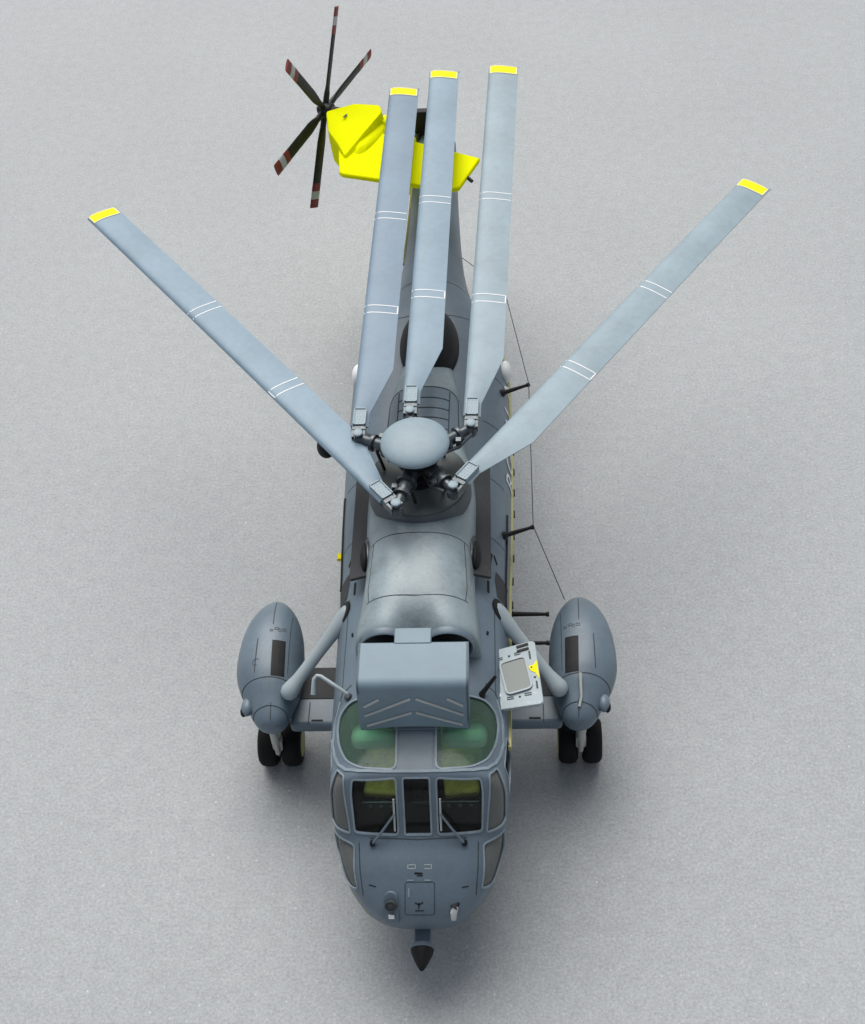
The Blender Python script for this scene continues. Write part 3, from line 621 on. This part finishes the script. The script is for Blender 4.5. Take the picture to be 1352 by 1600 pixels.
# nose cone sensor on its bracket
bk = MB().box((.01,.12,.92), (.21,.50,.13)).build('sensor_bracket', 'paint', root, bevel=.02)
cb = MB().lathe((.005,-.06,.90), (0,-1,0), [(0,.11),(.03,.155),(.07,.16),(.085,.15)], 32).build('sensor_collar', 'paint', root, 40)
MB().lathe((.005,-.14,.90), (0,-1,0), [(0,.148),(.06,.135),(.14,.10),(.22,.058),(.265,.028),(.28,.004)], 32).build('sensor_cone', 'black', cb, 60)
# wipers
for s_ in (-1, 1):
    sn = Vector((0,-.84,.54)); xw = .285
    pv = nose(s_*.57,.745)+Vector((0,-.02,.03)); el = cast((s_*xw, 0, 2.34), F, .04)[0]
    wp = MB().tube([pv, pv.lerp(el,.5)+sn*.02, el], [.020,.016,.014], 8).build('wiper_arm', 'paint', root)
    MB().lathe(pv-sn*.04, sn, [(0,.035),(.05,.035),(.06,.02)], 12).build('wiper_pivot', 'black', wp)
    MB().tube([cast((s_*(xw-.0), 0, z), F, .025)[0] for z in (2.53,2.4,2.3,2.2,2.13)], .013, 8).build('wiper_blade', 'pale', wp)
# vent pipe (starboard) and short mast (port)
m_ = MB(); m_.tube([(-.86,2.37,2.82),(-.98,2.43,2.90),(-1.24,2.60,2.95),(-1.29,2.61,2.95),(-1.33,2.58,2.92),(-1.34,2.5,2.84),(-1.345,2.44,2.78)], [.024,.024,.025,.027,.027,.03,.034], 14)
vp = m_.build('vent_pipe', 'strutmat', root, 60); MB().lathe((-.87,2.36,2.80), (-.3,-.2,1), [(0,.06),(.05,.055),(.08,.03)], 14).build('pipe_foot', 'metal', vp)
m_ = MB(); m_.tube([(.80,2.33,2.85),(.82,2.35,2.90),(.99,2.50,3.05)], [.06,.035,.022], 12); m_.build('short_mast', 'black', root)
# open crew door, hinged along the roof line
e0, e1, e2, e3 = Vector((.86,3.16,2.63)), Vector((1.50,3.29,2.72)), Vector((1.59,2.30,2.72)), Vector((.955,2.26,2.63))
dpl = rounded([e0, e1, e2, e3], .07, 6); dn = (e1-e0).cross(e3-e0).normalized(); dn = dn if dn.z > 0 else -dn
def dp(u, v, h=0): return e0.lerp(e1, u).lerp(e3.lerp(e2, u), v)+dn*h     # u outwards, v towards the nose
dr_ = MB().prism(dpl, -dn*.05).build('crew_door', 'door', root, 30, bevel=.008, label='pale open crew door with a window and a yellow patch')
wr = rounded([dp(.24,.26,.012), dp(.76,.23,.012), dp(.82,.74,.012), dp(.31,.79,.012)], .07, 5)
MB().prism(wr, dn*.006).build('door_window', 'hazy', dr_)
def dstrip(mb, pts, w_, h, closed=False):
    P2 = [Vector(q) for q in pts]; n_ = len(P2); rg = []
    for i in range(n_):
        a = P2[(i-1) % n_ if closed else max(i-1,0)]; b_ = P2[(i+1) % n_ if closed else min(i+1,n_-1)]; t = (b_-a).normalized(); sd_ = t.cross(dn).normalized()
        p = P2[i]; rg.append([p-sd_*w_/2, p-sd_*w_/2+dn*h, p+sd_*w_/2+dn*h, p+sd_*w_/2])
    if closed: rg.append(rg[0])
    return mb.loft(rg, cap=not closed)
dstrip(MB(), wr, .022, .018, True).build('door_window_frame', 'strutmat', dr_)
for (u, v, du, dv_) in ((.24,.17,.14,.02),(.62,.15,.12,.02),(.12,.36,.02,.10),(.86,.22,.02,.11),(.92,.70,.02,.10),(.36,.84,.13,.02),(.72,.82,.13,.02)):
    pp = [dp(u-du/2,v-dv_/2-.005,.001), dp(u+du/2,v-dv_/2-.005,.001), dp(u+du/2,v+dv_/2+.005,.001), dp(u-du/2,v+dv_/2+.005,.001)]
    dstrip(MB(), pp, .010, .006, True).build('door_latch', 'line', dr_)
for (u, v) in ((.14,.50),(.86,.42),(.90,.58),(.45,.16),(.55,.84),(.12,.62)):
    MB().lathe(dp(u, v), dn, [(0,.016),(.008,.014)], 10).build('door_fastener', 'line', dr_)
m_ = MB()
for v in (.04,.11): dstrip(m_, [dp(.62,v+.01,.002), dp(.86,v,.002)], .035, .012)
m_.build('door_handle_recess', 'black', dr_)
yp = [dp(.80,.40,.004), dp(.92,.38,.004), dp(.985,.32,.004), dp(.985,.62,.004), dp(.93,.52,.004), dp(.84,.47,.004)]
MB().prism(yp, dn*.003).build('yellow_patch', 'tipyellow', dr_)
m_ = MB(); dstrip(m_, [dp(.07,.52,.002), dp(.09,.62,.002), dp(.14,.80,.002)], .06, .008); m_.build('door_primer_patch', 'white', dr_)

# ------------------------------------------------------------------ aerial posts and wire on the port side
posts = [((1.09,8.12,2.5),(1.55,8.30,2.52)), ((1.08,5.25,2.5),(1.54,5.40,2.52)), ((1.20,4.22,2.05),(1.72,4.20,2.06)), ((1.20,3.76,2.0),(1.71,3.74,2.02))]
for a, b_ in posts:
    a, b_ = Vector(a), Vector(b_); h = SURF.find_nearest(a)[0]; u = (b_-h).normalized()
    MB().tube([h-u*.03,h+u*.02,h+u*.05,b_-u*.04,b_-u*.03,b_+u*.01], [.065,.06,.036,.024,.034,.034], 12).build('aerial_post', 'black', root)
m_ = MB(); wpts = [(1.15,11.6,2.35),(1.55,8.30,2.54),(1.54,5.40,2.54),(1.96,4.55,1.93)]; wpts[0] = (.50,11.9,2.6)
wpts[0] = (1.20,10.6,2.52)
m_.tube(wpts, .0065, 6); m_.build('aerial_wire', 'line', root)
MB().tube([(.50,11.4,2.55),(1.20,10.6,2.52)], .0065, 6).build('aerial_wire', 'line', root)
# winch, float bulges, rails
wn = MB().ell((-1.50,6.98,2.62), (.15,.20,.17)).build('rescue_winch', 'black', root)
MB().tube([(-1.15,6.98,2.62),(-1.45,6.98,2.66)], .05, 10).build('winch_arm', 'black', wn)
for s_ in (-1, 1):
    bu = MB().ell(((1.19 if s_ > 0 else -1.14),8.72,2.40), (.10,.20,.16)).build('flank_bulge', 'white', root, 60)
for s_, yA, yB in ((1, 3.2, 9.3),):
    pts = [(3, yA+(yB-yA)*t/60, 2.14) for t in range(61)]
    strip(MB(), pts, (-1,0,0), .06, .03, False, .1).build('side_rail', 'stripe', root, label='dull yellow rail along the port side of the hull')
    for k_ in range(9):
        y = 3.9+k_*.42; strip(MB(), [(3,y,2.05),(3,y+.1,2.05)], (-1,0,0), .05, .045, False, .05).build('rail_bracket', 'black', fus)
strip(MB(), [(3,1.9,2.3),(3,2.5,2.28),(3,3.0,2.27)], (-1,0,0), .09, .03, False, .1).build('door_sill_strip', 'stripe', root)
strip(MB(), [(3,y/10,2.43) for y in range(40,58)], (-1,0,0), .03, .02, False, .1).build('side_slot', 'black', fus)
strip(MB(), [(-3,y/10,2.40) for y in range(44,62)], (1,0,0), .05, .02, False, .1).build('side_slot', 'black', fus)
strip(MB(), [(-3,5.1,2.22),(-3,5.2,2.22)], (1,0,0), .06, .06, False, .05).build('step_marking', 'tipyellow', fus)
strip(MB(), [(-3,11.3+.35*k_,2.52) for k_ in range(9)], (1,0,0), .05, .03, False, .1).build('boom_rail', 'stripe', root)
for s_ in (-1, 1):   # dark patches behind the strut heads
    pp = [(s_*1.02,4.05,5),(s_*1.12,4.05,5),(s_*1.16,4.42,5),(s_*1.00,4.46,5),(s_*.99,4.3,5)]
    patch(MB(), densify(pp, .05), T, .006, 5).build('strut_patch', 'dark', fus, 60, fixn=False)
    strip(MB(), [(s_*.90,4.02,5),(s_*.90,4.22,5)], T, .03, .01, False, .05).build('shoulder_slot', 'black', fus)
    strip(MB(), [(s_*.93,4.55,5),(s_*.95,4.72,5)], T, .025, .01, False, .05).build('shoulder_slot', 'black', fus)
    strip(MB(), [(s_*1.02,4.60,5),(s_*.98,4.72,5)], T, .02, .01, False, .05).build('shoulder_slot', 'black', fus)
    strip(MB(), [(s_*.88,3.3,5),(s_*.89,3.36,5)], T, .03, .01, False, .05).build('shoulder_slot', 'black', fus)
# faint rivets / stencils on the sponsons
for o in [q for q in bpy.data.objects if q.name.startswith('sponson') and 'strut' not in q.name]:
    sg = 1 if sum(v.co.x for v in o.data.vertices) > 0 else -1
    mbx = BVHTree.FromPolygons([v.co/S for v in o.data.vertices], [tuple(p.vertices) for p in o.data.polygons]); xc = sg*2.05
    for k_, (dx, dy, w_, h_) in enumerate(((-.12,0,.035,.03),(-.06,.03,.05,.035),(.0,0,.03,.05),(.05,.02,.045,.04))):
        x = xc+dx+sg*.02-(.02 if sg > 0 else -.02); y = 4.06+dy
        strip(MB(), [(x,y,5),(x+w_,y,5),(x+w_,y+h_,5),(x,y+h_,5)], T, .008, .004, True, .02, mbx).build('sponson_stencil', 'line', o)
    if sg < 0:
        strip(MB(), [(-2.32+.05*math.cos(a/2), 3.55+.05*math.sin(a/2), 5) for a in range(1, 11)], T, .008, .004, False, .02, mbx).build('sponson_stencil', 'line', o)
    else:
        q = cast((2.12,3.0,5), T, .03, mbx)[0]; MB().tube([cast((2.09,2.88,5), T, .02, mbx)[0], q, cast((2.12,3.30,5), T, .05, mbx)[0]], [.02,.016,.024], 8).build('sponson_handle', 'pale', o)
# ROYAL NAVY along the port side, wrapped on the hull
fc = bpy.data.curves.new('side_lettering', 'FONT'); fc.body = 'ROYAL NAVY'; fc.size = .50; fc.space_character = 1.15; fc.resolution_u = 3
fo = bpy.data.objects.new('tmp', fc); C.objects.link(fo); dg = bpy.context.evaluated_depsgraph_get(); dg.update()
tm = bpy.data.meshes.new_from_object(fo.evaluated_get(dg)); bpy.data.objects.remove(fo); tm.name = 'side_lettering'
bmx = bmesh.new(); bmx.from_mesh(tm); bmesh.ops.triangulate(bmx, faces=bmx.faces); bmesh.ops.subdivide_edges(bmx, edges=[e for e in bmx.edges if e.calc_length() > .12], cuts=1); bmx.to_mesh(tm); bmx.free()
for v in tm.vertices:
    p, nr = cast((4, 6.3+v.co.x, 2.13+v.co.y), (-1,0,0), .012); v.co = p*S
tm.materials.clear(); tm.materials.append(MT['white']); link('side_lettering', tm, fus)

# thin dull stripes low on the nose flanks
for s_ in (-1, 1):
    strip(MB(), [(s_*.62,.18,1.16),(s_*.78,.34,1.20),(s_*.93,.58,1.26),(s_*1.04,.95,1.32)], (-s_*1,1.4,-.2), .022, .006, False, .05).build('chin_stripe', 'stripe', fus)
